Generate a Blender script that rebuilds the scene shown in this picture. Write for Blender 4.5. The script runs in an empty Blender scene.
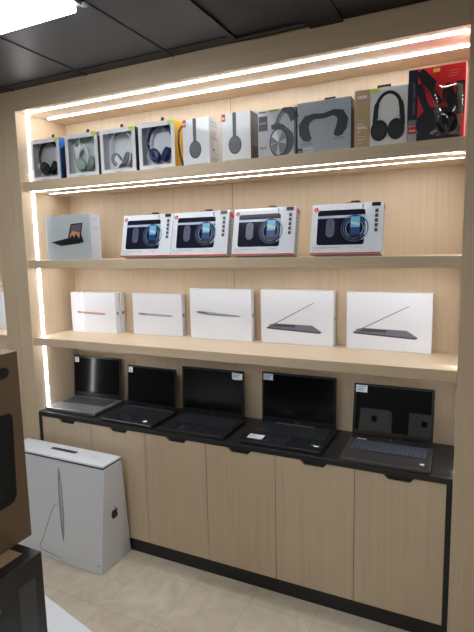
import bpy, bmesh, math, random
from mathutils import Matrix, Vector
random.seed(7)
SC = 0.91                       # measured units -> metres, applied once at the end
col = bpy.context.scene.collection
PI = math.pi

# ------------------------------------------------------------------ materials
def lin(c):
    def f(v):
        v /= 255.0
        return v / 12.92 if v <= 0.04045 else ((v + 0.055) / 1.055) ** 2.4
    return (f(c[0]), f(c[1]), f(c[2]), 1.0)
_m = {}
def mat(name, rgb, rough=0.5, metal=0.0, spec=0.5, coat=0.0, coat_rough=0.05, noise=0.0, scale=60, bump=0.0):
    if name in _m: return _m[name]
    m = bpy.data.materials.new(name); m.use_nodes = True
    nt = m.node_tree; b = nt.nodes['Principled BSDF']
    b.inputs['Roughness'].default_value = rough; b.inputs['Metallic'].default_value = metal
    b.inputs['Specular IOR Level'].default_value = spec
    b.inputs['Coat Weight'].default_value = coat; b.inputs['Coat Roughness'].default_value = coat_rough
    base = lin(rgb)
    tc = nt.nodes.new('ShaderNodeTexCoord'); n = nt.nodes.new('ShaderNodeTexNoise')
    n.inputs['Scale'].default_value = scale; n.inputs['Detail'].default_value = 4
    nt.links.new(tc.outputs['Object'], n.inputs['Vector'])
    r = nt.nodes.new('ShaderNodeValToRGB')
    k = max(noise, 0.01)
    r.color_ramp.elements[0].position = 0.3; r.color_ramp.elements[1].position = 0.7
    r.color_ramp.elements[0].color = tuple(c * (1 - k) for c in base[:3]) + (1,)
    r.color_ramp.elements[1].color = tuple(min(1, c * (1 + k)) for c in base[:3]) + (1,)
    nt.links.new(n.outputs['Fac'], r.inputs['Fac']); nt.links.new(r.outputs['Color'], b.inputs['Base Color'])
    if bump:
        bp = nt.nodes.new('ShaderNodeBump'); bp.inputs['Strength'].default_value = bump; bp.inputs['Distance'].default_value = 0.002
        nt.links.new(n.outputs['Fac'], bp.inputs['Height']); nt.links.new(bp.outputs['Normal'], b.inputs['Normal'])
    _m[name] = m; return m

def wood(name, rgb, sc, contrast=0.065):
    m = bpy.data.materials.new(name); m.use_nodes = True
    nt = m.node_tree; b = nt.nodes['Principled BSDF']; N = nt.nodes.new; L = nt.links.new
    b.inputs['Roughness'].default_value = 0.42; b.inputs['Specular IOR Level'].default_value = 0.35
    tc = N('ShaderNodeTexCoord'); mp = N('ShaderNodeMapping'); mp.inputs['Scale'].default_value = sc
    oi = N('ShaderNodeObjectInfo'); ad = N('ShaderNodeVectorMath'); ad.operation = 'ADD'
    L(tc.outputs['Object'], ad.inputs[0]); L(oi.outputs['Location'], ad.inputs[1]); L(ad.outputs[0], mp.inputs['Vector'])
    n1 = N('ShaderNodeTexNoise'); n1.inputs['Scale'].default_value = 1.0; n1.inputs['Detail'].default_value = 5; n1.inputs['Roughness'].default_value = 0.65
    L(mp.outputs[0], n1.inputs['Vector'])
    r = N('ShaderNodeValToRGB'); base = lin(rgb)
    r.color_ramp.elements[0].position = 0.32; r.color_ramp.elements[1].position = 0.68
    r.color_ramp.elements[0].color = (base[0]*(1-contrast), base[1]*(1-contrast*1.2), base[2]*(1-contrast*1.5), 1)
    r.color_ramp.elements[1].color = (base[0]*(1+contrast*.6), base[1]*(1+contrast*.6), base[2]*(1+contrast*.6), 1)
    L(n1.outputs['Fac'], r.inputs['Fac'])
    n2 = N('ShaderNodeTexNoise'); n2.inputs['Scale'].default_value = 2.2; n2.inputs['Detail'].default_value = 2
    L(tc.outputs['Object'], n2.inputs['Vector'])
    mx = N('ShaderNodeMix'); mx.data_type = 'RGBA'; mx.blend_type = 'MULTIPLY'; mx.inputs[0].default_value = 0.2
    L(r.outputs[0], mx.inputs[6]); L(n2.outputs['Fac'], mx.inputs[7])
    mul = N('ShaderNodeMix'); mul.data_type = 'RGBA'; mul.blend_type = 'MULTIPLY'; mul.inputs[0].default_value = 1
    mul.inputs[7].default_value = (1.10, 1.10, 1.10, 1)
    L(mx.outputs[2], mul.inputs[6]); L(mul.outputs[2], b.inputs['Base Color'])
    bu = N('ShaderNodeBump'); bu.inputs['Strength'].default_value = 0.08; bu.inputs['Distance'].default_value = 0.001
    L(n1.outputs['Fac'], bu.inputs['Height']); L(bu.outputs[0], b.inputs['Normal'])
    _m[name] = m; return m
OAK = (213, 192, 163)
WV = wood('oak_vertical', OAK, (75, 75, 2.0)); WH = wood('oak_horizontal', OAK, (2.0, 75, 75))
def emis(name, rgb, s):
    m = bpy.data.materials.new(name); m.use_nodes = True; nt = m.node_tree
    nt.nodes.clear(); o = nt.nodes.new('ShaderNodeOutputMaterial'); e = nt.nodes.new('ShaderNodeEmission')
    e.inputs[0].default_value = rgb; e.inputs[1].default_value = s; nt.links.new(e.outputs[0], o.inputs[0]); return m
LED = emis('led_diffuser', (0.91, 0.94, 1.0, 1), 24)
PANEL = emis('ceiling_panel_light', (0.93, 0.965, 1.0, 1), 17)
def film(name, tint=(1, 1, 1, 1), fac=0.045, rough=0.03):
    m = bpy.data.materials.new(name); m.use_nodes = True; nt = m.node_tree; nt.nodes.clear()
    o = nt.nodes.new('ShaderNodeOutputMaterial'); t = nt.nodes.new('ShaderNodeBsdfTransparent'); g = nt.nodes.new('ShaderNodeBsdfGlossy')
    t.inputs[0].default_value = tint; g.inputs['Roughness'].default_value = rough
    mx = nt.nodes.new('ShaderNodeMixShader'); lw = nt.nodes.new('ShaderNodeFresnel'); lw.inputs[0].default_value = 1.45
    ma = nt.nodes.new('ShaderNodeMath'); ma.operation = 'ADD'; ma.inputs[1].default_value = fac - 0.04; ma.use_clamp = True
    nt.links.new(lw.outputs[0], ma.inputs[0]); nt.links.new(ma.outputs[0], mx.inputs[0]); nt.links.new(t.outputs[0], mx.inputs[1]); nt.links.new(g.outputs[0], mx.inputs[2])
    nt.links.new(mx.outputs[0], o.inputs[0]); return m
FILM = film('clear_window_film')
BLACKM = mat('black_laminate', (26, 26, 28), 0.38, noise=.1)
CTOP = mat('black_worktop', (34, 34, 36), 0.33, noise=.08, scale=200)
INK = mat('black_ink', (18, 18, 20), 0.35); INKN = mat('navy_ink', (24, 30, 52), 0.35)
GREYINK = mat('grey_ink', (120, 122, 126), 0.4); DGREY = mat('dark_grey_ink', (62, 64, 68), 0.4); LGREY = mat('light_grey_ink', (176, 180, 186), 0.4)
WHITE = mat('white_card', (234, 237, 243), 0.5, spec=.3, coat=0.6, coat_rough=0.03)
WHITEM = mat('white_matt_card', (228, 230, 234), 0.5, coat=0.15, coat_rough=0.2)
REDI = mat('red_ink', (206, 34, 38), 0.35); LIME = mat('lime_sticker', (190, 220, 90), 0.5)
YEL = mat('yellow_card', (240, 190, 40), 0.4); BLUE = mat('blue_card', (60, 130, 225), 0.3)
SCREEN = mat('laptop_screen_panel', (7, 7, 9), 0.16, spec=0.28); GLOSSY = mat('glass_screen_panel', (6, 6, 8), 0.02, spec=0.95)
LID = mat('black_lid_plastic', (22, 22, 24), 0.35, noise=.05)
SILVER = mat('silver_laptop_metal', (176, 178, 180), 0.34, metal=0.7, noise=.03)
KEYB = mat('black_keys', (15, 15, 17), 0.42)
BAG = mat('tag_plastic_black', (16, 16, 18), 0.3)

# ------------------------------------------------------------------ mesh builder
class MB:
    def __init__(s): s.v = []; s.f = []; s.mi = []; s.mats = []; s.cur = 0; s.sm = []; s.layer = 0.0006; s.smooth = False
    def m(s, material):
        if material not in s.mats: s.mats.append(material)
        s.cur = s.mats.index(material); return s
    def add(s, vs, fs):
        n = len(s.v); s.v += [tuple(v) for v in vs]
        for f in fs: s.f.append([i + n for i in f]); s.mi.append(s.cur); s.sm.append(s.smooth)
        return s
    def box(s, x0, x1, y0, y1, z0, z1, M=None):
        vs = [(x, y, z) for z in (z0, z1) for y in (y0, y1) for x in (x0, x1)]
        if M is not None: vs = [M @ Vector(v) for v in vs]
        return s.add(vs, [(0, 2, 3, 1), (4, 5, 7, 6), (0, 1, 5, 4), (2, 6, 7, 3), (0, 4, 6, 2), (1, 3, 7, 5)])
    def prism(s, pts, y0, y1, M=None):          # pts: (x,z) counter-clockwise seen from the front (-y)
        n = len(pts); vs = [(p[0], y0, p[1]) for p in pts] + [(p[0], y1, p[1]) for p in pts]
        if M is not None: vs = [M @ Vector(v) for v in vs]
        fs = [list(range(n)), list(range(2 * n - 1, n - 1, -1))]
        for i in range(n): j = (i + 1) % n; fs.append((j, i, n + i, n + j))
        return s.add(vs, fs)
    # printed layers on a face: flat ink, each a hair over the last
    def ink(s, pts, M):
        s.add([M @ Vector((p[0], -s.layer, p[1])) for p in pts], [list(range(len(pts)))]); s.layer += 0.00025; return s
    def irect(s, x0, z0, x1, z1, M, r=0.0):
        if r <= 0: return s.ink([(x0, z0), (x1, z0), (x1, z1), (x0, z1)], M)
        return s.ink(rrect(x0, z0, x1, z1, r), M)
    def iell(s, cx, cz, rx, rz, M, n=28): return s.ink([(cx + rx * math.cos(2*PI*i/n), cz + rz * math.sin(2*PI*i/n)) for i in range(n)], M)
    def iring(s, cx, cz, r0, r1, M, n=32, a0=0, a1=2*PI, kz=1.0):
        vs = []; fs = []
        for i in range(n + 1):
            a = a0 + (a1 - a0) * i / n
            for r in (r0, r1): vs.append(M @ Vector((cx + r * math.cos(a), -s.layer, cz + kz * r * math.sin(a))))
        for i in range(n): fs.append((2*i, 2*i+1, 2*i+3, 2*i+2))
        s.layer += 0.00025; return s.add(vs, fs)
    def iband(s, pts, w, M):                    # a printed stroke along pts
        vs = []; fs = []
        for i, p in enumerate(pts):
            a = Vector(pts[max(0, i-1)]); b = Vector(pts[min(len(pts)-1, i+1)]); d = (b - a).normalized(); nn = Vector((-d.y, d.x))
            ww = w[i] if isinstance(w, (list, tuple)) else w
            for k in (-1, 1): q = Vector(p) + nn * ww * .5 * k; vs.append(M @ Vector((q.x, -s.layer, q.y)))
        for i in range(len(pts) - 1): fs.append((2*i, 2*i+2, 2*i+3, 2*i+1))
        s.layer += 0.00025; return s.add(vs, fs)
    def itext(s, txt, x, z, size, M, align='LEFT', bold=0.0):
        vs, fs = text_geo(txt, size, align, bold)
        s.add([M @ Vector((x + v[0], -s.layer, z + v[1])) for v in vs], fs); s.layer += 0.00025; return s
    def tube(s, pts, r, n=8, closed=False):
        pts = [Vector(p) for p in pts]; N = len(pts); rings = []; up = Vector((0, 1, 0.01)).normalized()
        for i, p in enumerate(pts):
            a = pts[(i-1) % N] if (closed or i > 0) else p; b = pts[(i+1) % N] if (closed or i < N-1) else p
            d = (b - a).normalized(); u = d.cross(up)
            if u.length < 1e-3: u = d.cross(Vector((1, 0, 0)))
            u.normalize(); w = u.cross(d); rr = r[i] if isinstance(r, list) else r
            ru, rw = rr if isinstance(rr, tuple) else (rr, rr)
            rings.append([p + u * ru * math.cos(2*PI*k/n) + w * rw * math.sin(2*PI*k/n) for k in range(n)])
        vs = [v for q in rings for v in q]; fs = []
        for i in range(N if closed else N - 1):
            j = (i + 1) % N
            for k in range(n): l = (k + 1) % n; fs.append((i*n+k, i*n+l, j*n+l, j*n+k))
        if not closed: fs += [list(range(n))[::-1], [(N-1)*n + k for k in range(n)]]
        sm = s.smooth; s.smooth = True; s.add(vs, fs); s.smooth = sm; return s
    def lathe(s, prof, M, n=24):                # prof: (radius, height) along local z
        vs = []; fs = []
        for (r, h) in prof:
            for k in range(n): a = 2*PI*k/n; vs.append(M @ Vector((r*math.cos(a), r*math.sin(a), h)))
        for i in range(len(prof) - 1):
            for k in range(n): l = (k+1) % n; fs.append((i*n+k, i*n+l, (i+1)*n+l, (i+1)*n+k))
        fs += [list(range(n))[::-1], [(len(prof)-1)*n + k for k in range(n)]]
        sm = s.smooth; s.smooth = True; s.add(vs, fs); s.smooth = sm; return s
    def build(s, name, parent=None, loc=(0, 0, 0), rot=(0, 0, 0), bevel=0.0):
        me = bpy.data.meshes.new(name); me.from_pydata(s.v, [], s.f)
        for m_ in s.mats: me.materials.append(m_)
        for p, i, q in zip(me.polygons, s.mi, s.sm): p.material_index = i; p.use_smooth = q
        me.update()
        o = bpy.data.objects.new(name, me); col.objects.link(o)
        if parent: o.parent = parent
        o.location = loc; o.rotation_euler = rot
        if bevel:
            b = o.modifiers.new('bevel', 'BEVEL'); b.width = bevel; b.segments = 2; b.limit_method = 'ANGLE'
        return o
def rrect(x0, z0, x1, z1, r, n=5):
    out = []
    for cx, cz, a in ((x1-r, z0+r, -PI/2), (x1-r, z1-r, 0), (x0+r, z1-r, PI/2), (x0+r, z0+r, PI)):
        for i in range(n + 1): t = a + PI/2 * i / n; out.append((cx + r*math.cos(t), cz + r*math.sin(t)))
    return out
_tc = {}
def text_geo(txt, size, align, bold):
    key = (txt, size, align, bold)
    if key in _tc: return _tc[key]
    cu = bpy.data.curves.new('lettering_source', 'FONT'); cu.body = txt; cu.size = size; cu.align_x = align; cu.offset = bold; cu.resolution_u = 2
    ob = bpy.data.objects.new('lettering_source', cu); col.objects.link(ob); bpy.context.view_layer.update()
    dg = bpy.context.evaluated_depsgraph_get(); me = bpy.data.meshes.new_from_object(ob.evaluated_get(dg))
    vs = [(v.co.x, v.co.y) for v in me.vertices]; fs = []
    for p in me.polygons:
        q = list(p.vertices)
        if p.normal.z < 0: q.reverse()
        fs.append(q)
    bpy.data.objects.remove(ob); bpy.data.curves.remove(cu); bpy.data.meshes.remove(me)
    _tc[key] = (vs, fs); return _tc[key]
I = Matrix.Identity(4)
def T(x, y, z): return Matrix.Translation((x, y, z))
def SIDE(x, y=0, z=0): return T(x, y, z) @ Matrix.Rotation(PI/2, 4, 'Z')     # ink facing +x; local x runs to +y
def LEFTSIDE(x, y=0, z=0): return T(x, y, z) @ Matrix.Rotation(-PI/2, 4, 'Z')
def thing(name, label, cat, loc=(0, 0, 0), rz=0.0, group=None):
    o = bpy.data.objects.new(name, None); o.empty_display_size = 0.05; col.objects.link(o)
    o.location = loc; o.rotation_euler = (0, 0, rz); tag(o, label, cat, group); return o
def tag(o, label, cat, group=None):
    o['label'] = label; o['category'] = cat
    if group: o['group'] = group
    return o
def struct(o): o['kind'] = 'structure'; return o

# ------------------------------------------------------------------ measured layout
W = 2.448; PW = 0.112; YB = 0.403; YS = 0.015
ZV, ZT = 2.619, 2.736
S = {1: (2.157, 2.2115), 2: (1.692, 1.7414), 3: (1.2085, 1.2576)}
ZC, ZD, ZK = 0.7797, 0.7518, 0.0738

# ------------------------------------------------------------------ room
def floor_mat():
    m = bpy.data.materials.new('beige_stone_floor_tile'); m.use_nodes = True; nt = m.node_tree; b = nt.nodes['Principled BSDF']; N = nt.nodes.new; L = nt.links.new
    tc = N('ShaderNodeTexCoord'); mp = N('ShaderNodeMapping'); mp.vector_type = 'TEXTURE'
    mp.inputs['Location'].default_value = (-0.922*SC, -0.12*SC, 0); mp.inputs['Scale'].default_value = (0.3345*SC, 0.338*SC, 1)
    L(tc.outputs['Object'], mp.inputs[0])
    br = N('ShaderNodeTexBrick'); br.offset = 0; br.inputs['Scale'].default_value = 1; br.inputs['Mortar Size'].default_value = 0.006
    br.inputs['Mortar Smooth'].default_value = 0.3; br.inputs['Brick Width'].default_value = 1; br.inputs['Row Height'].default_value = 1
    br.inputs['Color1'].default_value = lin((224, 212, 190)); br.inputs['Color2'].default_value = lin((219, 206, 184)); br.inputs['Mortar'].default_value = lin((198, 184, 162))
    L(mp.outputs[0], br.inputs['Vector'])
    n = N('ShaderNodeTexNoise'); n.inputs['Scale'].default_value = 9; n.inputs['Detail'].default_value = 6; n.inputs['Distortion'].default_value = 1.2
    L(tc.outputs['Object'], n.inputs['Vector']); r = N('ShaderNodeValToRGB')
    r.color_ramp.elements[0].position = .3; r.color_ramp.elements[0].color = (.84, .82, .79, 1); r.color_ramp.elements[1].position = .7; r.color_ramp.elements[1].color = (1, 1, 1, 1)
    L(n.outputs['Fac'], r.inputs[0]); mx = N('ShaderNodeMix'); mx.data_type = 'RGBA'; mx.blend_type = 'MULTIPLY'; mx.inputs[0].default_value = 1
    L(br.outputs['Color'], mx.inputs[6]); L(r.outputs[0], mx.inputs[7]); L(mx.outputs[2], b.inputs['Base Color'])
    b.inputs['Roughness'].default_value = 0.28; b.inputs['Specular IOR Level'].default_value = 0.4
    return m
RX0, RX1, RY0, RY1 = -5.2, 2.6, -5.2, 0.55
MB_ = MB().m(floor_mat()).box(RX0, RX1, RY0, RY1, -0.05, 0); struct(MB_.build('floor'))
CEIL = mat('charcoal_ceiling_tile', (50, 54, 63), 0.45, noise=.25, scale=120, bump=.15)
BARM = mat('dark_grid_bar', (24, 25, 28), 0.4); CBLK = mat('black_ceiling_board', (13, 14, 19), 0.55, noise=.2, scale=30)
WALLM = mat('painted_wall', (176, 172, 166), 0.7, noise=.03, scale=8)
struct(MB().m(CEIL).box(RX0, -0.98, RY0, RY1, ZT, ZT + .05).m(CBLK).box(-0.98, RX1, RY0, RY1, ZT, ZT + .05).build('ceiling'))
g = MB().m(BARM)
x = -1.89 - 0.555*5
while x < -0.9:
    g.box(x - .006, x + .006, RY0, RY1, ZT - .004, ZT + .001); x += 0.555
y = -0.63 + .555
while y > RY0:
    g.box(RX0, -0.98, y - .006, y + .006, ZT - .0035, ZT + .001); y -= 0.555
struct(g.build('trim_1'))
struct(MB().m(mat('black_beam', (12, 13, 17), .6)).box(-0.634, -0.49, RY0, -0.002, ZT - .012, ZT).build('trim_2'))
struct(MB().m(mat('grey_metal_angle', (84, 86, 90), .4, metal=.6)).box(-0.97, -0.645, -0.052, -0.03, ZT - .008, ZT).build('trim_3'))
struct(MB().m(BARM).box(-0.99, -0.965, RY0, -0.05, ZT - .01, ZT).build('trim_4'))
struct(MB().m(WALLM).box(RX0, RX1, RY1, RY1 + .1, 0, ZT).build('wall_back'))
struct(MB().m(mat('charcoal_wall', (62, 60, 60), .7)).box(RX0, RX1, RY0 - .1, RY0, 0, ZT).build('wall_front'))
struct(MB().m(WALLM).box(RX0 - .1, RX0, RY0, RY1, 0, ZT).build('wall_left'))
struct(MB().m(WALLM).box(RX1, RX1 + .1, RY0, RY1, 0, ZT).build('wall_right'))
def ceiling_light(x0, y0, label, sx=.54, sy=.54, grp=None):
    t = thing('ceiling_light', label, 'ceiling light', (x0, y0, ZT - .012), 0, grp)
    f = MB().m(mat('light_frame_grey', (150, 154, 160), .4, metal=.3))
    f.box(0, sx, 0, .012, -.004, .012).box(0, sx, sy - .012, sy, -.004, .012).box(0, .012, .012, sy - .012, -.004, .012).box(sx - .012, sx, .012, sy - .012, -.004, .012)
    f.build('frame', t)
    MB().m(PANEL).box(.014, sx - .014, .014, sy - .014, -.034, .010).build('diffuser', t, bevel=.004); return t
ceiling_light(-1.885, -0.635 - .545, 'square white light panel glowing in the dark ceiling above the shelves', .545, .545)
far = [(-3.0, -3.4), (-1.885, -3.4), (-0.2, -3.6), (-1.885, -4.6), (0.9, -4.4)]
for (a, b) in far:
    ceiling_light(a, b, 'ceiling light panel farther back in the shop, outside the picture', .545, .545, 'ceiling lights farther back in the shop')
d = MB().m(mat('detector_white', (130, 132, 136), .4)); d.lathe([(.014, -.010), (.018, -.006), (.018, 0)], T(0, 0, 0)); dt = d.build('ceiling_sensor', None, (-1.338, -.622, ZT - .004))
tag(dt, 'small round pale sensor on the dark ceiling at the corner of the light panel', 'ceiling sensor')

# ------------------------------------------------------------------ shelving
def led(parent, x0, x1, y0, y1, z0, z1): return MB().m(LED).box(x0, x1, y0, y1, z0, z1).build('led_strip', parent)
def shelf_unit(x0, Wd, label, full=True):
    t = thing('display_shelving', label, 'shelving unit', (x0 + Wd, 0, 0))   # origin under its right inner edge
    for sx in (-Wd - PW + .001, 0):                                 # side posts, front to back
        MB().m(WV).box(sx, sx + PW - .001, 0, YB + .02, 0, ZT - .0005).build('side_post', t, bevel=.001)
    MB().m(WH).box(-Wd + .0008, -.0008, 0, .03, ZV, ZT - .0005).build('valance', t, bevel=.001)
    MB().m(WH).box(-Wd, 0, .03, YB, ZV + .002, ZV + .03).build('top_board', t)
    MB().m(WV).box(-Wd, -Wd/2 - .002, YB, YB + .018, 0.02, ZT - .01).build('back_panel', t)
    MB().m(WV).box(-Wd/2 + .002, 0, YB, YB + .018, 0.02, ZT - .01).build('back_panel', t)
    MB().m(mat('panel_joint_dark', (112, 94, 72), .6)).box(-Wd/2 - .002, -Wd/2 + .002, YB + .003, YB + .016, 0.02, ZT - .01).build('back_joint', t)
    for y in (.062, .225): led(t, -Wd + .035, -.008, y - .0062, y + .0062, ZV - .003, ZV + .004)
    for k in (1, 2, 3):
        z0, z1 = S[k]
        s = MB().m(WH).box(-Wd + .0008, -.0008, YS, YB, z0, z1).build('shelf', t, bevel=.0012)
        ys = {1: (.05, .2), 2: (.05, .2), 3: (.05,)}[k]  # strip under the lowest shelf is unseen, added to brighten the laptops
        for y in ys: led(s, -Wd + .03, -.012, y - .0056, y + .0056, z0 - .0006, z0 + .002)
    for zz0, zz1 in ((S[1][1] + .003, ZV - .004), (S[2][1] + .002, S[1][0] - .004), (S[3][1] + .002, S[2][0] - .004), (ZC + .003, S[3][0] - .002)):
        led(t, -Wd - .001, -Wd + .004, .082, .098, zz0, zz1)
        led(t, -.0006, .001, .082, .098, zz0, zz1)
    return t
shelf_unit(-W, W, 'pale oak wall display unit with three lit shelves beneath a plain valance')
NX = -W - 2*PW - 1.0
shelf_unit(NX, 1.0, 'neighbouring pale oak shelving unit, cut off at the left edge of the photo')

# base cabinet under the main bay
cab = thing('base_cabinet', 'low six-door oak cabinet with black frame and plinth beneath the worktop', 'cabinet', (-W/2, 0, 0))
h = W/2
f = MB().m(BLACKM)
f.box(-h + .001, -h + .024, .004, .40, 0, ZD + .001).box(h - .024, h - .001, .004, .40, 0, ZD + .001)
f.box(-h + .024, h - .024, .006, .40, 0, ZK); f.box(-h + .024, h - .024, .030, .40, ZK, ZD + .001)
f.build('frame', cab)
for i in range(6):
    x0 = -h + .024 + i*.4; a, b = .0015, .3985; zt = ZD - .0015; c = .2 + (0.012 if i < 3 else 0.0)
    pts = [(a, ZK + .002), (b, ZK + .002), (b, zt), (c + .067, zt), (c + .047, zt - .023), (c - .047, zt - .023), (c - .067, zt), (a, zt)]
    d = MB().m(WV).prism(pts, 0, .018).build('door', cab, (x0, .007, 0))
    MB().m(BLACKM).box(c - .07, c + .07, .012, .0165, zt - .026, zt).build('recessed_pull', d)
wt = MB().m(CTOP).box(-h + .001, h - .001, 0, YB - .001, 0, ZC - ZD).build('worktop', None, (-W/2, .003, ZD + .0012), bevel=.002)
tag(wt, 'long thin black worktop on the oak cabinet, carrying the open laptops', 'worktop')

# neighbour bay stock (only a corner shows)
# ------------------------------------------------------------------ print helpers
def apple(mb, cx, cz, r, M, m_=INK):
    mb.m(m_)
    body = []
    P = [(0, .62), (.22, .72), (.5, .74), (.78, .58), (.90, .40), (.70, .20), (.62, -.02), (.70, -.24), (.92, -.42), (.80, -.70), (.58, -.98), (.36, -1.06), (.12, -.98), (0, -.95),
         (-.12, -.98), (-.36, -1.06), (-.60, -.96), (-.82, -.62), (-.94, -.22), (-.94, .16), (-.82, .46), (-.58, .68), (-.3, .74)]
    P = P[::-1]
    mb.ink([(cx + x*r, cz + z*r) for x, z in P], M)
    mb.ink([(cx + x*r, cz + z*r) for x, z in [(0, .82), (.16, .86), (.34, 1.04), (.38, 1.3), (.18, 1.22), (.02, 1.04)]], M)

def lines(mb, x, z, w, n, dz, M, h=.003):
    for i in range(n): mb.irect(x, z - i*dz, x + w*(1 - .25*((i*37) % 3)/2), z - i*dz + h, M)

# ------------------------------------------------------------------ headphones in window boxes
def headphones(label, loc, cm, pad, group, lean=0.0, cable=None, sheen=None):
    t = thing('headphones', label, 'headphones', loc, lean, group)
    R, Rz = .079, .090; pts = []; rad = []
    n = 26
    for i in range(n + 1):
        a = -0.52 + (PI + 1.04) * i / n
        pts.append((R*math.cos(a), 0, Rz*math.sin(a) + .118)); k = math.sin(max(0, min(PI, a))); rad.append((.0045 + .0045*k, .010 + .002*k))
    MB().m(cm).tube(pts, rad, 10).build('headband', t)
    MB().m(pad).tube([(p[0]*.93, p[1], (p[2] - .118)*.93 + .118) for p in pts[9:18]], (.004, .009), 8).build('headband_cushion', t)
    for sx in (-1, 1):
        M = T(sx*.038, 0, .050) @ Matrix.Rotation(sx*math.radians(24), 4, 'Y') @ Matrix.Rotation(-sx*math.radians(30), 4, 'Z') @ Matrix.Rotation(PI/2, 4, 'X') @ Matrix.Scale(.86, 4, (1, 0, 0)) @ Matrix.Scale(1.18, 4, (0, 1, 0))
        c = MB().m(cm).lathe([(.020, -.012), (.031, -.010), (.034, -.003), (.033, .004)], M).build('ear_cup', t)
        MB().m(pad).lathe([(.032, .004), (.034, .009), (.032, .016), (.022, .019), (.012, .015)], M).build('ear_cushion', c)
    if cable:
        q = [(-.075 + .012*math.sin(i*.9), -.004, .10 - .006*i + .02*math.cos(i*.5)) for i in range(13)]
        MB().m(cable).tube(q, .0018, 6).build('cable', t)
    return t

def window_box(x0, w, zh, name_label, y=.06, depth=.10, side=None, side_fn=None, outer=WHITEM, tabx=None):
    t = thing('headphone_box', name_label, 'box', (x0, y, S[1][1] + .0008), 0, 'window boxes of headphones on the top shelf')
    l, r, bt, tp = .022, .022, .032, .024
    b = MB().m(outer)
    b.box(0, w, depth - .012, depth, 0, zh).box(0, l*.3, 0, depth - .012, 0, zh).box(w - r*.3, w, 0, depth - .012, 0, zh)
    b.box(l*.3, w - r*.3, 0, depth - .012, 0, .006).box(l*.3, w - r*.3, 0, depth - .012, zh - .006, zh)
    b.box(l*.3, l, 0, .003, .006, zh - .006).box(w - r, w - r*.3, 0, .003, .006, zh - .006).box(l, w - r, 0, .003, .006, bt).box(l, w - r, 0, .003, zh - tp, zh - .006)
    b.build('carton', t)
    tr = MB().m(mat('inner_tray_grey', (230, 233, 238), .5)).box(l*.35, w - r*.35, depth - .032, depth - .0125, .007, zh - .007)
    tr.m(mat('inner_tray_liner', (215, 217, 221), .5)).box(l*.32, l*.32 + .002, .006, depth - .032, .007, zh - .007).build('inner_tray', t)
    MB().m(FILM).add([(l, .0035, bt), (w - r, .0035, bt), (w - r, .0035, zh - tp), (l, .0035, zh - tp)], [(0, 1, 2, 3)]).build('window', t)
    p = MB().m(LIME); p.ink([(w - .04, zh - .001), (w - .038, zh - .019), (w - .001, zh - .022), (w - .001, zh - .001)], I)
    p.m(GREYINK).itext('wireless', w*.5, .013, .012, I, 'CENTER')
    p.build('front_print', t)
    if side_fn:
        sp = MB(); side_fn(sp, w, depth, zh); sp.build('side_panel', t)
        MB().m(BLUE if side_fn is side_blue else DGREY).irect(-depth + .001, .002, -.001, zh - .001, LEFTSIDE(0)).build('side_panel', t)
    tb = MB().m(BAG); tx = w*.52 if tabx is None else tabx
    tb.prism([(tx - .012, zh), (tx + .008, zh), (tx + .016, zh + .032), (tx - .002, zh + .034)], depth*.55, depth*.55 + .003)
    tb.build('hang_tab', t)
    return t
def side_blue(sp, w, d, zh):
    M = SIDE(w)
    if True:
        sp.m(BLUE).irect(.001, .002, d - .001, zh - .001, M); sp.m(mat('deep_navy_print', (20, 34, 74), .3)).irect(.012, .002, d - .012, zh*.74, M)
        sp.ink([(.012, zh*.72), (d - .012, zh*.72), (d*.6, zh*.82), (d*.4, zh*.82)], M)
def side_grey(sp, w, d, zh):
    sp.m(DGREY).irect(.004, .002, d, zh*.9, SIDE(w)); sp.m(LGREY).irect(.004, zh*.9, d, zh - .002, SIDE(w))
def side_slate(sp, w, d, zh):
    sp.m(mat('slate_print', (74, 78, 92), .35)).irect(.004, .002, d, zh - .004, SIDE(w))
def side_yellow(sp, w, d, zh):
    M = SIDE(w)
    sp.m(YEL).irect(.001, .002, d, zh - .001, M)
    q = [(d*1.0, zh*.88), (d*.72, zh*.9), (d*.45, zh*.78), (d*.38, zh*.55), (d*.52, zh*.3), (d*.85, zh*.06)]
    sp.m(INKN).iband([(min(a, d), b) for a, b in q], [.012, .014, .018, .02, .022, .026], M)
HG = 'headphones seen inside the window boxes'
BLK = mat('headphone_black', (20, 20, 23), .35); NAVY = mat('headphone_navy', (34, 44, 92), .4); WHT = mat('headphone_white', (216, 218, 222), .35)
GRN = mat('headphone_sage_green', (150, 172, 158), .4); SLV = mat('headphone_grey_cushion', (130, 134, 140), .5); WCAB = mat('white_cable', (232, 232, 232), .4)
wb = [(-2.413, .236, .252, side_blue, 'window box with blue side panel holding black headphones, leftmost on the top shelf'),
      (-2.133, .242, .251, side_grey, 'window box holding pale green headphones, second from the left on the top shelf'),
      (-1.874, .243, .250, side_slate, 'window box holding white headphones, third from the left on the top shelf'),
      (-1.611, .230, .252, side_yellow, 'window box with yellow side panel holding navy headphones on the top shelf')]
hp = [(BLK, BLK, 'black headphones inside the window box with the blue side panel', WCAB), (GRN, GRN, 'pale green headphones inside the second window box from the left', WCAB),
      (WHT, SLV, 'white headphones with grey cushions inside the third window box', WCAB), (NAVY, NAVY, 'navy blue headphones inside the window box with the yellow side panel', WCAB)]
LEAF = mat('leaflet_paper', (238, 240, 238), .5)
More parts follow.
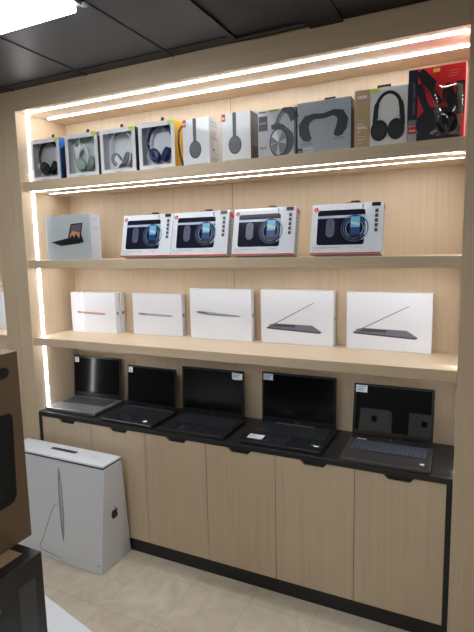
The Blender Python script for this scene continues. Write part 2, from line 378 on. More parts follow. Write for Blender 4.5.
for i, ((x0, w, zh, fn, lb), (c, p, lb2, cab_)) in enumerate(zip(wb, hp)):
    t = window_box(x0, w, zh, lb, side_fn=fn, tabx=[.135, .125, .11, .118][i])
    headphones(lb2, (x0 + w*.505, .06 + .036, S[1][1] + .036), c, p, HG, cable=cab_)
    if i == 0:
        MB().m(LEAF).lathe([(.017, -.001), (.018, 0), (.017, .001)], T(.048, .02, .098) @ Matrix.Rotation(PI/2, 4, 'X')).build('paper_disc', t)
    if i == 1:
        MB().m(LEAF).prism([(.05, .20), (.06, .11), (.075, .085), (.085, .13), (.10, .17), (.13, .16), (.15, .125), (.165, .13), (.14, .185), (.12, .20), (.105, .185), (.10, .235), (.085, .19), (.07, .18)], .018, .019).build('paper_wrap', t)
    if i == 2:
        MB().m(LEAF).prism([(.085, .035), (.10, .03), (.115, .055), (.14, .07), (.12, .085), (.10, .11), (.08, .09)], .018, .019).build('paper_wrap', t)

# ------------------------------------------------------------------ closed boxes on the top shelf
def carton(name, label, cat, loc, w, d, zh, m_, group=None, rz=0.0, rx=0.0, bevel=.001):
    t = thing(name, label, cat, loc, rz, group); t.rotation_euler[0] = rx
    MB().m(m_).box(0, w, 0, d, 0, zh).build('carton', t, bevel=bevel); return t
Z1 = S[1][1] + .0008
LWHITE = mat('pale_grey_card', (228, 230, 233), .35, coat=.3)
for x0, hk, lb in ((-1.333, False, 'white box picturing grey on-ear headphones, beside the yellow-sided window box'), (-1.108, True, 'pale box picturing grey on-ear headphones with black hanger, right of its twin')):
    t = carton('headphone_box', lb, 'box', (x0, .06, Z1), .157, .135, .240, WHITE if not hk else LWHITE, 'boxes with single ear cup pictures')
    p = MB().m(mat('orange_red_logo', (205, 60, 52), .4)).irect(.001, .202, .021, .238, I)
    p.m(WHITE).itext('JBL', .011, .214, .0105, I, 'CENTER', .0006)
    p.m(mat('print_charcoal', (62, 66, 74), .4)).ink([(.062, .11), (.08, .11), (.081, .239), (.0615, .239)], I)
    p.m(INK).iell(.073, .085, .0355, .044, I); p.m(mat('print_charcoal_lighter', (78, 82, 90), .4)).iell(.073, .085, .031, .039, I)
    p.m(GREYINK).itext('WIRELESS ON-EAR HEADPHONES', .018, .010, .0085, I)
    p.build('front_print', t)
    s = MB()
    if hk:
        s.m(mat('side_shade_print', (98, 104, 116), .4)).irect(.001, .001, .134, .239, SIDE(.157)); s.m(INK).irect(.02, .001, .134, .08, SIDE(.157))
        MB().m(BAG).box(.095, .148, .06, .063, .240, .247).box(.095, .103, .06, .063, .238, .252).build('hang_tab', t)
    else:
        M = SIDE(.157); s.m(GREYINK).itext('WIRELESS', .02, .212, .014, M); s.itext('BLUETOOTH', .02, .196, .012, M); lines(s, .02, .17, .06, 4, .012, M, .002)
        s.m(LGREY).iring(.06, .10, .03, .033, M, kz=1.3); s.m(INK).iell(.04, .082, .006, .008, M); s.m(GREYINK); lines(s, .02, .04, .08, 3, .009, M, .002)
    s.build('side_panel', t)

# grey box with large metallic ear cup
t = carton('headphone_box', 'grey box picturing a large silver ear cup, third box from the middle seam', 'box', (-.913, .06, Z1), .193, .09, .226, mat('grey_gradient_card', (188, 192, 198), .35, coat=.3))
t['label'] = 'grey box with black maker square, picturing a large silver ear cup'
p = MB().m(INK).irect(.004, .133, .050, .200, I)
p.m(LGREY).itext('SONY', .027, .163, .0155, I, 'CENTER', .0004); p.m(DGREY); lines(p, .012, .152, .03, 1, .01, I, .002)
p.m(mat('olive_label', (150, 160, 80), .5)).irect(.058, .214, .105, .225, I); p.m(DGREY).irect(.004, .215, .045, .220, I)
p.m(mat('olive_ink', (140, 146, 70), .4)).itext('MDR', .010, .048, .016, I, 'LEFT', .0006); p.itext('1A', .012, .030, .012, I, 'LEFT')
p.m(DGREY).iband([(.098, .152), (.112, .19), (.135, .216), (.165, .21), (.188, .17)], [.022, .02, .026, .038, .045], I)
p.m(GREYINK).iband([(.102, .156), (.114, .185), (.132, .207)], [.012, .014, .018], I)
p.m(INK).iband([(.07, .143), (.10, .15), (.125, .142), (.155, .12), (.175, .10)], [.022, .026, .02, .014, .012], I)
p.m(DGREY).iell(.128, .073, .054, .066, I).m(INK).iell(.108, .073, .048, .067, I)
AL = mat('silver_print', (176, 182, 188), .3); AD = mat('silver_print_mid', (108, 114, 122), .3)
cx, cz = .106, .073
p.m(AL).iell(cx, cz, .040, .058, I)
for a0, a1, mm in ((15, 60, AD), (190, 250, AD), (280, 350, AD), (100, 150, mat('silver_print_bright', (222, 226, 230), .3)), (150, 185, AD)):
    pts = [(cx, cz)] + [(cx + .038*math.cos(math.radians(a)), cz + .056*math.sin(math.radians(a))) for a in range(a0, a1 + 1, 5)]
    p.m(mm).ink(pts, I)
p.m(INK).irect(.186, .002, .192, .224, I)
p.build('front_print', t)
sp = MB().m(INK).irect(.001, .001, .088, .224, SIDE(.193)); sp.build('side_panel', t)

# neck speaker box
t = carton('speaker_box', 'wide slate grey box picturing a dark curved neck speaker', 'box', (-.716, .06, Z1), .250, .09, .235, mat('slate_blue_card', (160, 169, 180), .4, coat=.3))
p = MB()
p.m(mat('slate_soft_shadow', (140, 148, 160), .45)).iell(.045, .050, .03, .008, I).iell(.195, .062, .028, .008, I)
p.m(mat('neck_speaker_print', (38, 42, 50), .4))
p.iband([(.048, .072), (.034, .10), (.031, .132), (.048, .158), (.078, .168), (.125, .166), (.172, .176), (.202, .166), (.214, .14), (.208, .11), (.192, .082)],
        [.040, .050, .050, .040, .026, .022, .026, .042, .050, .050, .040], I)
p.iell(.049, .074, .020, .014, I).iell(.192, .084, .019, .014, I)
p.m(INK).irect(.001, .004, .027, .032, I).m(LGREY).itext('JVC', .014, .014, .010, I, 'CENTER', .0005)
p.m(mat('slate_light', (186, 194, 202), .4)).irect(.027, .004, .078, .034, I).m(DGREY).itext('SOUNDGEAR', .032, .017, .0075, I)
p.build('front_print', t)
MB().m(mat('brown_side_print', (92, 62, 48), .5)).irect(.001, .001, .089, .233, SIDE(.250)).build('side_panel', t)
hk = MB().m(BAG); hk.box(.118, .170, .04, .043, .246, .254).box(.118, .126, .04, .043, .234, .254).box(.162, .170, .04, .043, .234, .254); hk.build('hang_tab', t)

# craft brown and white box
t = carton('headphone_box', 'box half kraft brown, half white, picturing black on-ear headphones', 'box', (-.453, .06, Z1), .224, .10, .250, mat('offwhite_card', (226, 229, 229), .4, coat=.25))
p = MB().m(mat('kraft_card', (184, 158, 118), .6, noise=.06)).irect(0, 0, .068, .25, I)
p.m(WHITEM).itext('HOM', .014, .216, .017, I, 'LEFT', .0012).itext('MARLEY', .012, .106, .0085, I, 'LEFT').itext('REBEL', .012, .088, .0165, I, 'LEFT', .0006).itext('BT', .012, .072, .013, I)
lines(p, .012, .055, .04, 3, .014, I, .0015)
p.m(LIME).ink([(.069, .249), (.072, .232), (.105, .232), (.108, .249)], I)
q = []
for i in range(25):
    a = PI * i / 24; q.append((.147 + .054*math.cos(a), .148 + .078*math.sin(a)))
q = [(.206, .085)] + [(.203, .12)] + q + [(.091, .12), (.088, .085)]
p.m(INK).iband(q, [.018, .022] + [.020]*4 + [.014]*17 + [.020]*4 + [.022, .018], I)
p.m(GREYINK).iring(.105, .116, .009, .0105, I).iring(.187, .116, .009, .0105, I)
p.m(INK).iell(.108, .072, .037, .044, I).iell(.178, .072, .035, .044, I)
p.m(mat('cup_sheen_print', (34, 35, 38), .4)).iell(.108, .068, .026, .032, I).iell(.180, .068, .024, .032, I)
p.build('front_print', t)
MB().m(DGREY).irect(.001, .001, .099, .248, SIDE(.224)).build('side_panel', t)
hk = MB().m(BAG); hk.box(.088, .146, .05, .053, .266, .275).box(.088, .097, .05, .053, .249, .275).box(.137, .146, .05, .053, .249, .275); hk.build('hang_tab', t)

# red headset box
t = carton('headset_box', 'tall red gaming headset box in clear plastic at the right end of top shelf', 'box', (-.229, .058, Z1), .221, .105, .300, mat('red_card', (222, 36, 42), .35, coat=.5))
p = MB().m(INKN).irect(0, .088, .038, .299, I).m(LGREY).irect(0, .0, .038, .088, I).m(GREYINK).irect(.001, .076, .038, .098, I)
p.m(LGREY).irect(.038, .001, .075, .065, I)
Mv = T(.028, 0, .118) @ Matrix.Rotation(-PI/2, 4, 'Y')
p.m(GREYINK).itext('GAMING HEADSET', 0, 0, .0155, Mv)
p.m(REDI).irect(.002, .042, .036, .072, I).m(WHITEM).itext('trust', .019, .052, .012, I, 'CENTER', .0005)
DK = mat('headset_print_black', (22, 20, 26), .35); DR = mat('headset_print_dark_red', (92, 20, 28), .35)
p.m(DK).iband([(.045, .29), (.072, .25), (.098, .225)], [.03, .045, .04], I)
p.iband([(.085, .24), (.095, .205), (.115, .17), (.125, .15)], [.045, .02, .026, .03], I)
p.iband([(.045, .24), (.052, .20), (.062, .165), (.078, .13), (.09, .11)], [.02, .028, .026, .03, .045], I)
p.m(DR).iband([(.052, .232), (.064, .215), (.078, .200)], [.004, .006, .004], I)
p.m(DK).iell(.115, .075, .083, .066, I).irect(.075, .001, .205, .060, I).ink([(.036, .001), (.09, .001), (.09, .09), (.05, .075), (.036, .04)], I)
p.m(DR).iell(.155, .19, .022, .04, I).iband([(.10, .125), (.125, .12)], [.006, .012], I)
p.m(DK).iell(.17, .16, .018, .036, I).irect(.185, .10, .219, .23, I)
Mt = T(.098, 0, .027) @ Matrix.Rotation(math.radians(-38), 4, 'Y')
p.m(LGREY).itext('TRUST', 0, 0, .017, Mt, 'LEFT', .0012).itext('GXT', .012, -.016, .010, Mt)
p.m(mat('pale_pink_ink', (220, 150, 150), .5)); lines(p, .155, .272, .045, 3, .010, I, .0018)
p.m(mat('yellow_sticker', (214, 205, 90), .5)).irect(.096, .276, .122, .290, I)
p.build('front_print', t)
# clear blister over the ear cup, bulging from the face
bl = MB().m(film('blister_plastic', fac=.14, rough=.05)); vs = []; fs = []; nx, nz = 12, 16
for j in range(nz + 1):
    for i in range(nx + 1):
        u, v = i/nx, j/nz; hgt = .030 * (max(0, math.sin(PI*u)) ** .6) * (max(0, math.sin(PI*v)) ** .6)
        vs.append((.105 + .108*u, -.006 - hgt + .004*math.sin(9*u + 5*v), .02 + .20*v))
for j in range(nz):
    for i in range(nx): a = j*(nx+1) + i; fs.append((a, a+1, a+nx+2, a+nx+1))
bl.smooth = True; bl.add(vs, fs).build('plastic_blister', t)
M = T(.158, -.006, .070) @ Matrix.Rotation(PI/2, 4, 'X')
MB().m(mat('headset_matt_black', (16, 16, 18), .6, spec=.2)).lathe([(.044, 0), (.044, .008), (.036, .016), (.022, .019), (.010, .017)], M).build('ear_cup', t)
MB().m(REDI).box(.085, .135, .03, .034, .300, .306).build('hang_tab', t)
MB().m(film('clear_sleeve', fac=.2, rough=.08)).add([(.2215, -.004, .0), (.2245, -.012, .13), (.2215, -.002, .30), (.2245, .10, .30), (.2245, .10, .0)], [(0, 1, 2, 3, 4)]).build('plastic_sleeve', t)

for o in list(bpy.data.objects):                    # set the whole top row a little behind the front light strip
    if o.parent is None and 'category' in o.keys() and abs(o.location.z - Z1) < .05 and o.location.y < .12 and o['category'] in ('box', 'headphones'):
        o.location.x = .0627 + (o.location.x - .0627)*1.0109; o.location.y += .025
# ------------------------------------------------------------------ second shelf
Z2 = S[2][1] + .0008
t = carton('tablet_box', 'grey box picturing a folding tablet with keyboard, left end of second shelf', 'box', (-2.369, .10, Z2), .348, .09, .268, mat('cool_grey_card', (176, 185, 190), .35, coat=.45), rz=math.radians(1.0))
p = MB().m(INK).ink([(.065, .106), (.18, .096), (.285, .108), (.29, .125), (.19, .125)][::1], I)
p.ink([(.035, .107), (.115, .083), (.29, .098), (.178, .124), (.165, .128)], I)
p.ink([(.17, .125), (.20, .213), (.292, .218), (.268, .112)], I)
p.m(mat('tablet_screen_print', (96, 92, 106), .3)).ink([(.181, .128), (.207, .206), (.282, .211), (.261, .120)], I)
p.m(mat('sunset_print', (196, 140, 104), .3)).ink([(.190, .150), (.215, .172), (.245, .165), (.268, .158), (.262, .132), (.195, .136)], I)
p.m(INK).ink([(.192, .128), (.207, .150), (.222, .132), (.236, .156), (.262, .122)], I).ink([(.256, .105), (.276, .155), (.295, .102)], I)
p.m(LGREY).itext('Surface', .150, .245, .012, I)
p.build('front_print', t)
s = MB().m(mat('pale_blue_side', (206, 214, 228), .35, coat=.4)).irect(.001, .001, .089, .266, SIDE(.348)); s.m(GREYINK).itext('Surface Pro', .012, .235, .012, SIDE(.348)); lines(s, .012, .19, .06, 2, .01, SIDE(.348), .0015); s.build('side_panel', t)
MB().m(LGREY).add([(.001, .001, .2685), (.347, .001, .2685), (.347, .089, .2685), (.001, .089, .2685)], [(0, 1, 2, 3)]).build('top_panel', t)

pads = [(-1.772, .333, 'white boxed mouse pad set tilted back, nearest the tablet box'), (-1.436, .338, 'white boxed mouse pad set tilted back, second from the left on its shelf'),
        (-1.070, .332, 'white boxed mouse pad set tilted back, just right of the back-panel seam'), (-.659, .329, 'white boxed mouse pad set tilted back, rightmost on the second shelf')]
src = None
def make_pad(x0, w, lb):
    th = math.radians(12.5); d = .055; zh = .236
    t = thing('mouse_pad_box', lb, 'box', (x0, .06, Z2 + d*math.sin(th) + .0005), 0, 'tilted mouse pad boxes on the second shelf'); t.rotation_euler[0] = -th
    MB().m(WHITE).box(0, w, 0, d, 0, zh).build('carton', t, bevel=.001)
    p = MB().m(REDI); p.irect(.001, .0005, w - .001, .007, I)
    p.m(mat('pad_navy_print', (30, 32, 48), .12, coat=.5)).irect(.030, .042, w - .078, zh - .030, I, .012)
    p.m(mat('pad_pale_band', (190, 196, 216), .3)).irect(.031, zh - .068, w - .079, zh - .056, I)  # pale band across the upper part of the pad
    p.m(mat('mouse_print', (92, 94, 118), .3)).irect(.072, .078, .112, .165, I, .019); p.m(INK).irect(.0905, .130, .0935, .158, I)
    cx, cz = .205, .118
    for r, c in ((.062, (70, 86, 120)), (.052, (96, 120, 160)), (.042, (130, 158, 196))): p.m(mat('ring_print_%d' % (r*1000), c, .3)).iring(cx, cz, r - .0035, r, I)
    p.m(INK).irect(.184, .070, .232, .176, I, .004)
    p.m(mat('phone_sky_print', (110, 190, 226), .3)).irect(.187, .098, .229, .172, I); p.m(mat('phone_sea_print', (24, 72, 130), .3)).irect(.187, .090, .229, .122, I)
    p.m(mat('phone_sand_print', (190, 214, 214), .3)).ink([(.187, .138), (.229, .128), (.229, .140), (.187, .152)], I)
    p.m(mat('pale_ring_print', (150, 200, 226), .3)).iring(cx, cz, .062, .066, I, a0=-1.0, a1=1.0)
    p.m(REDI).iell(.022, zh - .026, .0105, .0105, I); p.m(WHITE).itext('h', .0222, zh - .032, .015, I, 'CENTER', .0005)
    p.m(INK).irect(w - .050, zh - .020, w - .012, zh - .003, I)
    for k in range(5): p.m(DGREY).irect(w - .034, zh - .050 - k*.022, w - .020, zh - .034 - k*.022, I)
    p.m(GREYINK).itext('Wireless Charging Mouse Pad Set', .012, .026, .0095, I); p.itext('Wireless charger', .012, .014, .007, I)
    p.m(REDI).itext('for smartphones', w - .135, .028, .0065, I); p.m(INK).irect(w - .091, zh - .028, w - .087, zh - .006, I)
    p.build('front_print', t)
    s = MB().m(LGREY).irect(.002, .002, d - .002, zh - .002, SIDE(w)); s.m(REDI).irect(.002, .205, d - .002, .225, SIDE(w)); s.m(DGREY); lines(s, .008, .18, .024, 7, .018, SIDE(w), .003); s.build('side_panel', t)
    k = MB().m(BAG).box(w*.50, w*.68, .018, .024, zh, zh + .010).box(w*.54, w*.66, .018, .024, zh + .010, zh + .016); k.m(REDI).box(w*.46, w*.60, .008, .014, zh, zh + .005); k.build('carry_handle', t)
    return t
for a in pads: make_pad(*a)

# ------------------------------------------------------------------ third shelf: white laptop boxes
Z3 = S[3][1] + .0008
ROSE = mat('rose_gold_print', (196, 150, 142), .3); SG = mat('space_grey_print', (120, 122, 134), .3); SG2 = mat('space_grey_print_dark', (76, 78, 88), .3); SIL = mat('silver_print_line', (164, 168, 178), .3)
def lap_box(x, y, w, d, zh, lb, kind, rz=0.0, grp='white laptop boxes on the third shelf'):
    t = carton('laptop_box', lb, 'box', (x, y, Z3), w, d, zh, WHITE, grp, rz, bevel=.0015)
    p = MB()
    if kind == 'closed_rose' or kind == 'closed_grey':
        c = ROSE if kind == 'closed_rose' else SIL; z = zh*.49; x0, x1 = (.05*w/.36, w*.80) if kind == 'closed_rose' else (w*.12, w*.84)
        p.m(c).ink([(x0, z + .008), (x0 + .004, z - .004), (x1 - .03, z - .010), (x1, z - .006), (x1 - .02, z + .002), (x0 + .02, z + .010)], I)
        p.m(SG).ink([(x0 + .002, z + .005), (x0 + .06, z - .002), (x0 + .06, z + .004), (x0 + .008, z + .011)], I)
    if kind == 'closed_silver':
        z = zh*.51
        p.m(SIL).ink([(w*.11, z + .012), (w*.12, z + .001), (w*.30, z - .010), (w*.78, z - .014), (w*.84, z - .008), (w*.70, z - .002), (w*.22, z + .013)], I)
        p.m(SG2).ink([(w*.11, z + .010), (w*.13, z + .004), (w*.31, z - .004), (w*.29, z + .004), (w*.18, z + .011)], I)
        p.m(SG2).iband([(w*.30, z - .004), (w*.60, z - .009), (w*.83, z - .008)], .003, I)
    if kind == 'open':
        p.m(SG).ink([(w*.085, zh*.305), (w*.09, zh*.275), (w*.82, zh*.225), (w*.85, zh*.25), (w*.72, zh*.365), (w*.22, zh*.375)], I)
        p.m(SG2).ink([(w*.085, zh*.305), (w*.09, zh*.272), (w*.82, zh*.222), (w*.85, zh*.25), (w*.82, zh*.245), (w*.12, zh*.297)], I)
        p.ink([(w*.15, zh*.315), (w*.48, zh*.315), (w*.49, zh*.36), (w*.23, zh*.368)], I)
        p.m(SG).iband([(w*.12, zh*.335), (w*.20, zh*.37), (w*.74, zh*.775)], [.007, .005, .003], I)
    p.build('front_print', t)
    s = MB(); apple(s, d*.5, zh*.5, .011, SIDE(w), GREYINK if kind == 'closed_rose' else SG2); s.build('side_logo', t)
    return t
lap_box(-2.384, .284, .358, .045, .264, 'white laptop box showing a rose gold closed laptop, left end of its shelf', 'closed_rose', math.radians(2.5))
lap_box(-2.384, .334, .362, .045, .262, 'white laptop box standing directly behind the rose gold laptop box', 'none', math.radians(2.5))
lap_box(-1.917, .336, .358, .045, .261, 'smaller white laptop box showing a slim grey closed laptop, second from left', 'closed_grey', math.radians(2.2))
lap_box(-1.487, .330, .400, .043, .299, 'large white laptop box showing a closed silver laptop at the middle seam', 'closed_silver', math.radians(.6))
lap_box(-1.030, .338, .413, .052, .299, 'white laptop box picturing an open grey laptop, nearer the middle of the shelf', 'open', math.radians(.6))
lap_box(-.546, .338, .418, .05, .297, 'white laptop box picturing an open grey laptop, at the right end of the shelf', 'open', math.radians(-1.2))
lap_box(-3.07, .20, .28, .06, .262, 'white laptop box glimpsed on the neighbouring shelving at the left edge', 'none', 0, None)

# ------------------------------------------------------------------ laptops on the worktop
ZL = ZC + .0018
STK = mat('sticker_white', (222, 232, 238), .5); STB = mat('sticker_blue_ink', (120, 150, 180), .5)
def laptop(lb, cx, yf, w, d, lh, lean, rz, bm, km, sm, sticker='left', style='plain', lidm=LID):
    t = thing('laptop', lb, 'laptop', (cx, yf, ZL), rz, 'open laptops on the worktop')
    th = .019
    MB().m(bm).prism([(-w/2, .004), (-w/2 + .006, 0), (w/2 - .006, 0), (w/2, .004), (w/2, th), (-w/2, th)], 0, d).build('base', t, bevel=.003)
    k = MB().m(km); k0, k1 = -w*.44, w*.44; rows = 6; y1 = d*.90; y0 = d*.44
    k.box(k0 - .003, k1 + .003, y0 - .003, y1 + .003, th, th + .0006)
    kc = (84, 88, 98) if style == 'glass' else (44, 46, 50) if km is KEYB else (74, 76, 82)
    k.m(mat('key_caps_%d' % kc[0], kc, .4))
    nc = 18 if w > .39 else 15; cw = (k1 - k0)/nc; rh = (y1 - y0)/rows
    for r in range(rows):
        c = 0
        while c < nc:
            span = 5 if (r == 0 and c == 4) else 1
            k.box(k0 + c*cw + .0015, k0 + (c+span)*cw - .0015, y0 + r*rh + .0015, y0 + (r+1)*rh - .0015, th + .0006, th + .0022); c += span
    k.build('keyboard', t)
    tm = {'silver': SILVER, 'glass': bm}.get(style, mat('touchpad_dark', (38, 40, 44), .22))
    MB().m(tm).box(-w*.16 - .03, w*.14 - .03, d*.06, d*.38, th - .001, th + .0008).build('touchpad', t, bevel=.0004)
    lidt = .007; hx = w/2 - .004
    hz = th - .002
    lo = MB().m(lidm).prism(rrect(-hx, 0, hx, lh, .008), 0, lidt).build('lid', t, (0, d - .009, hz), (-lean, 0, 0), bevel=.0012)
    MB().m(sm).box(-hx + .012, hx - .012, -.0008, 0.0005, .034 if style != 'glass' else .020, lh - .013).build('screen', lo)
    lg = MB().m(GREYINK)
    if style in ('hp', 'glass', 'silver'): lg.iring(0, .014, .0045, .0055, I).itext('hp', 0, .0115, .007, I, 'CENTER')
    elif style == 'plain': lg.itext('lenovo', 0, .014, .008, I, 'CENTER')
    else: lg.irect(-.02, .014, .02, .016, I)
    lg.build('lid_logo', lo)
    MB().m(INK if style == 'glass' else mat('webcam_ring', (70, 74, 80), .3)).lathe([(.003, 0), (.003, .0012)], T(0, -.0002, lh - .007) @ Matrix.Rotation(PI/2, 4, 'X')).build('webcam', lo)
    MB().m(mat('hinge_grey', (110, 112, 116), .35, metal=.6) if style in ('hp', 'silver', 'gaming') else lidm).box(-w*.30 if style == 'gaming' else -w*.43, w*.22 if style == 'gaming' else w*.43, d - .020, d - .011, th - .001, th + .004).build('hinge_bar', t, bevel=.001)
    st = MB(); st.layer = .0014
    sx = -hx + .010 if sticker == 'left' else hx - .075; sw = .034 if style in ('silver', 'hp') else .058; shh = .036
    if style == 'plain': st.m(STK).ink([(sx, lh - .05), (sx + .012, lh - .054), (sx + .062, lh - .052), (sx + .067, lh - .016), (sx, lh - .012)], I); sw = .06
    else: st.m(STK).irect(sx, lh - .046, sx + sw, lh - .010, I)
    st.layer += .0006
    st.m(STB); lines(st, sx + .005, lh - .020, sw - .012, 3, .009, I, .0035); st.build('price_sticker', lo)
    return t, lo, th
UP = Matrix.Rotation(-PI/2, 4, 'X')     # ink lying face up: local x -> x, local z -> y
def deck(parent, fn, th, name='deck_sticker'):
    s = MB(); fn(s, T(0, 0, th + .0022) @ UP); s.build(name, parent)
R = math.radians
t, lo, th = laptop('open silver laptop with black screen at the left end of the worktop', -2.226, .048, .393, .285, .284, R(4), R(3.2), SILVER, mat('silver_keyboard_bed', (140, 142, 146), .4), SCREEN, 'left', 'silver')
deck(t, lambda s, M: s.m(GREYINK).irect(.06, .012, .16, .03, M), th - .0018)
t, lo, th = laptop('open slim black laptop with silver edge, right of the silver laptop', -1.768, .016, .380, .264, .264, R(5), R(-.8), mat('dark_grey_metal', (52, 54, 58), .35, metal=.5), KEYB, SCREEN, 'left', 'hp')
deck(t, lambda s, M: s.m(STK).iell(.115, .04, .015, .013, M), th - .0018)
MB().m(SILVER).box(-.180, .180, -.0006, .0012, .012, .0165).box(.1815, .1832, 0, .25, .012, .0165).build('metal_edge', t)
t, lo, th = laptop('wide open black laptop with price sticker at its upper right corner', -1.328, .008, .420, .297, .289, R(1.5), R(1.2), mat('black_textured_plastic', (26, 26, 28), .4, noise=.1, scale=300), KEYB, SCREEN, 'right', 'plain')
deck(t, lambda s, M: s.m(mat('engraved_grey', (60, 60, 62), .4)).itext('acer', .12, .02, .022, M), th - .0018)
t, lo, th = laptop('large open black laptop with white sticker on the left palm rest', -.810, .020, .438, .320, .292, R(1.5), R(.6), mat('black_satin_plastic', (24, 24, 27), .35), KEYB, SCREEN, 'left', 'gaming')
deck(t, lambda s, M: (s.m(STK).irect(-.195, .04, -.110, .10, M), s.m(GREYINK), lines(s, -.188, .085, .03, 3, .014, M, .004), s.m(mat('green_dot', (90, 190, 90), .4)).irect(.150, .058, .166, .072, M), s.m(STK).irect(.166, .050, .192, .064, M)), th - .0018)
t, lo, th = laptop('open dark grey laptop with mirror-like glass screen at the right end of the worktop', -.296, .008, .402, .276, .287, R(11), R(1.0), mat('ash_grey_metal', (84, 80, 80), .36, metal=.5), KEYB, GLOSSY, 'left', 'glass')
deck(t, lambda s, M: (s.m(STK).irect(.155, .042, .174, .06, M)), th - .0018)
deck(t, lambda s, M: (s.m(STK).irect(-.165, .246, -.118, .258, M)), th + .003, 'hinge_sticker')

# ------------------------------------------------------------------ big white computer box on the floor
bw = .746; t = thing('computer_box', 'big white wedge-shaped computer box with fruit logo standing on the floor', 'box', (-1.757, 0, 0.0008))
def wedge(mb, x0, x1, yf0, yb0, yf1, yb1, z0, z1):
    vs = [(x0, yf0, z0), (x1, yf0, z0), (x1, yb0, z0), (x0, yb0, z0), (x0, yf1, z1), (x1, yf1, z1), (x1, yb1, z1), (x0, yb1, z1)]
    return mb.add(vs, [(0, 3, 2, 1), (4, 5, 6, 7), (0, 1, 5, 4), (2, 3, 7, 6), (0, 4, 7, 3), (1, 2, 6, 5)])
zt = .612
BW = mat('white_box_card', (222, 225, 230), .42, coat=.2, coat_rough=.25, noise=.01)
wedge(MB().m(BW), -bw, 0, -.263, 0, -.196, -.045, 0, zt - .021).build('carton', t, bevel=.003)
wedge(MB().m(BW), -bw, 0, -.204, -.046, -.200, -.047, zt - .012, zt).build('top_flap', t, bevel=.003)
wedge(MB().m(mat('gap_shade_dark', (40, 42, 46), .6)), -bw + .003, -.004, -.197, -.048, -.197, -.048, zt - .023, zt - .011).build('flap_gap_shade', t)  # dark filler under the flap paints in the shadow line
MT = T(0, 0, zt + .0005) @ UP
hn = MB().m(INK); hn.ink([(x, y) for x, y in rrect(-.472, -.128, -.272, -.098, .014)], MT); hn.m(DGREY).ink(rrect(-.462, -.120, -.282, -.108, .006), MT); hn.m(LGREY).itext('iMac', -.15, -.135, .030, MT); hn.build('carry_slot', t)
ang = math.atan2(.067, zt - .02)
MF = T(0, -.263, 0) @ Matrix.Rotation(-ang, 4, 'X')
p = MB(); cx = -.385
p.m(mat('screen_edge_print', (140, 146, 158), .35)).ink([(cx + .045, .552), (cx + .047, .46), (cx + .058, .34), (cx + .078, .20), (cx + .094, .125), (cx + .101, .13), (cx + .103, .18), (cx + .098, .30), (cx + .080, .43), (cx + .060, .53), (cx + .050, .552)], MF)
p.m(mat('screen_edge_light', (176, 182, 196), .35)).ink([(cx + .053, .47), (cx + .064, .37), (cx + .082, .25), (cx + .092, .20), (cx + .092, .28), (cx + .080, .40), (cx + .063, .49)], MF)
st = [(cx + .046, .335), (cx + .025, .325), (cx + .0, .28), (cx - .065, .10), (cx - .085, .065), (cx - .078, .045), (cx - .05, .038), (cx + .09, .022)]
p.m(mat('stand_edge_print', (128, 131, 138), .35)).iband(st, [.003, .004, .005, .005, .005, .005, .004, .003], MF)
p.build('front_print', t)
s = MB(); apple(s, -.130, .305, .030, SIDE(0.0005), INK); s.build('side_logo', t)
s = MB().m(mat('torn_mark', (190, 190, 188), .6)).ink([(-.040, .035), (-.012, .048), (-.008, .060), (-.03, .050)], MF); s.build('scuff', t)

# ------------------------------------------------------------------ foreground stack at the left edge
BR = mat('brown_printed_card', (128, 104, 76), .45, coat=.2, coat_rough=.2, noise=.03, scale=20)
zb = .9
t = thing('appliance_box', 'brown cardboard box with black oval handle hole, topmost of the near left stack', 'box', (-1.185, -1.186, zb + .001))
MB().m(BR).box(-.5, 0, -.52, 0, 0, .597).build('carton', t, bevel=.002)
p = MB(); M = SIDE(0.0002)
p.m(INK).irect(-.135, .523, -.036, .556, M, .0160)
p.m(mat('black_picture_print', (22, 22, 24), .3)).ink([(-.48, .135), (-.070, .135), (-.055, .141), (-.044, .155), (-.036, .400), (-.042, .413), (-.05, .416), (-.48, .416)], M)
p.m(mat('blue_grey_picture_print', (28, 31, 38), .3)).ink([(-.46, .16), (-.085, .16), (-.066, .19), (-.056, .38), (-.46, .38)], M)
p.build('side_print', t)
t = thing('appliance_box', 'black box with grey side panel, beneath the brown box at the near left', 'box', (-1.09, -1.237, .451))
BK = mat('black_printed_card', (24, 25, 27), .4, coat=.3, coat_rough=.2)
MB().m(BK).box(-.62, 0, -.6, 0, 0, zb - .4515).build('carton', t, bevel=.002)
p = MB(); MT2 = T(0, 0, zb - .451) @ UP
p.m(mat('tan_card_print', (178, 152, 112), .5)).ink([(-.58, -.56), (-.042, -.56), (-.042, -.034), (-.58, -.034)], MT2); p.build('top_print', t)
p = MB(); p.m(mat('grey_panel_print', (74, 76, 78), .4)).ink([(-.092, .02), (-.033, .02), (-.031, .383), (-.092, .383)], M)
p.m(GREYINK).itext('studio', -.205, .352, .022, M, 'LEFT', .0006); p.m(mat('dark_panel_print', (44, 46, 50), .4)).ink([(-.55, .02), (-.125, .02), (-.125, .335), (-.55, .335)], M)
p.build('side_print', t)
tb = thing('display_table', 'low white display table under the near left boxes', 'table', (-1.12, -1.015, 0), math.radians(-13.2))
WT = mat('white_table_laminate', (236, 238, 242), .35)
MB().m(WT).box(-1.15, .40, -1.15, 0, .415, .450).build('table_top', tb, bevel=.003)
for a in (-1.10, .33):
    for b in (-1.10, -.07): MB().m(WT).box(a, a + .05, b, b + .05 - .02, 0, .415).build('leg', tb)

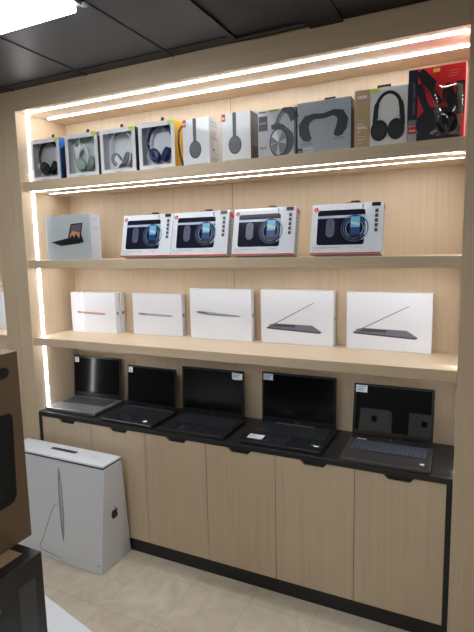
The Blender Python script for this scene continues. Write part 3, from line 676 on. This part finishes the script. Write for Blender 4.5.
# ------------------------------------------------------------------ what the right laptop's glass mirrors
gd = thing('gondola_shelf', 'low oak display counter behind the viewer, mirrored in the right laptop screen', 'display counter', (-.55, -3.3, 0))
MB().m(WH).box(-.9, .9, -.5, 0, 0.90, 0.94).build('top_board', gd, bevel=.002)
for a in (-.88, -.02, .84): MB().m(WV).box(a, a + .04, -.48, -.02, 0, .90).build('side_panel', gd)
MB().m(WV).box(-.84, .84, -.26, -.24, .02, .899).build('divider_panel', gd)
for x, lb in ((-.88, 'white logo box behind the viewer, the left of two mirrored in the right laptop'), (-.31, 'white logo box behind the viewer, the right of two mirrored in the right laptop')):
    t = thing('computer_box', lb, 'box', (x, -3.34, .941))
    wedge(MB().m(BW), -.17, .17, -.40, 0, -.38, -.02, 0, .26).build('carton', t, bevel=.003)
    s = MB(); apple(s, 0, .15, .038, T(0, -.008, 0) @ Matrix.Rotation(PI, 4, 'Z') @ Matrix.Rotation(0, 4, 'X'), INK); s.build('front_logo', t)

# ------------------------------------------------------------------ camera
cam = bpy.data.cameras.new('camera'); co = bpy.data.objects.new('camera', cam); col.objects.link(co)
yaw, pitch, roll, fpx = 0.4496, -0.1354, -0.0212, 500.95
cy_, sy = math.cos(yaw), math.sin(yaw); cp, spn = math.cos(pitch), math.sin(pitch)
F = Vector((-sy*cp, cy_*cp, spn)); Rr = Vector((cy_, sy, 0)); U = Rr.cross(F)
R2 = Rr*math.cos(roll) + U*math.sin(roll); U2 = -Rr*math.sin(roll) + U*math.cos(roll)
mt = Matrix((R2, U2, -F)).transposed().to_4x4(); mt.translation = Vector((0.0627, -2.2365, 1.7923))
cam.sensor_fit = 'VERTICAL'; cam.sensor_height = 36; cam.lens = fpx/632*36; cam.clip_start = .02
co.matrix_world = mt
bpy.context.scene.camera = co

# ------------------------------------------------------------------ to metres
done = set()
for o in list(bpy.data.objects):
    if o.type == 'MESH' and o.data.name not in done:
        done.add(o.data.name); o.data.transform(Matrix.Scale(SC, 4))
    o.location = o.location * SC

# ------------------------------------------------------------------ world, colour
w = bpy.data.worlds.new('room_air'); bpy.context.scene.world = w; w.use_nodes = True
w.node_tree.nodes['Background'].inputs[0].default_value = (.9, .95, 1, 1); w.node_tree.nodes['Background'].inputs[1].default_value = 0.05
vs = bpy.context.scene.view_settings
vs.view_transform = 'Standard'; vs.look = 'None'; vs.gamma = 1; vs.use_curve_mapping = False; vs.exposure = 0.0
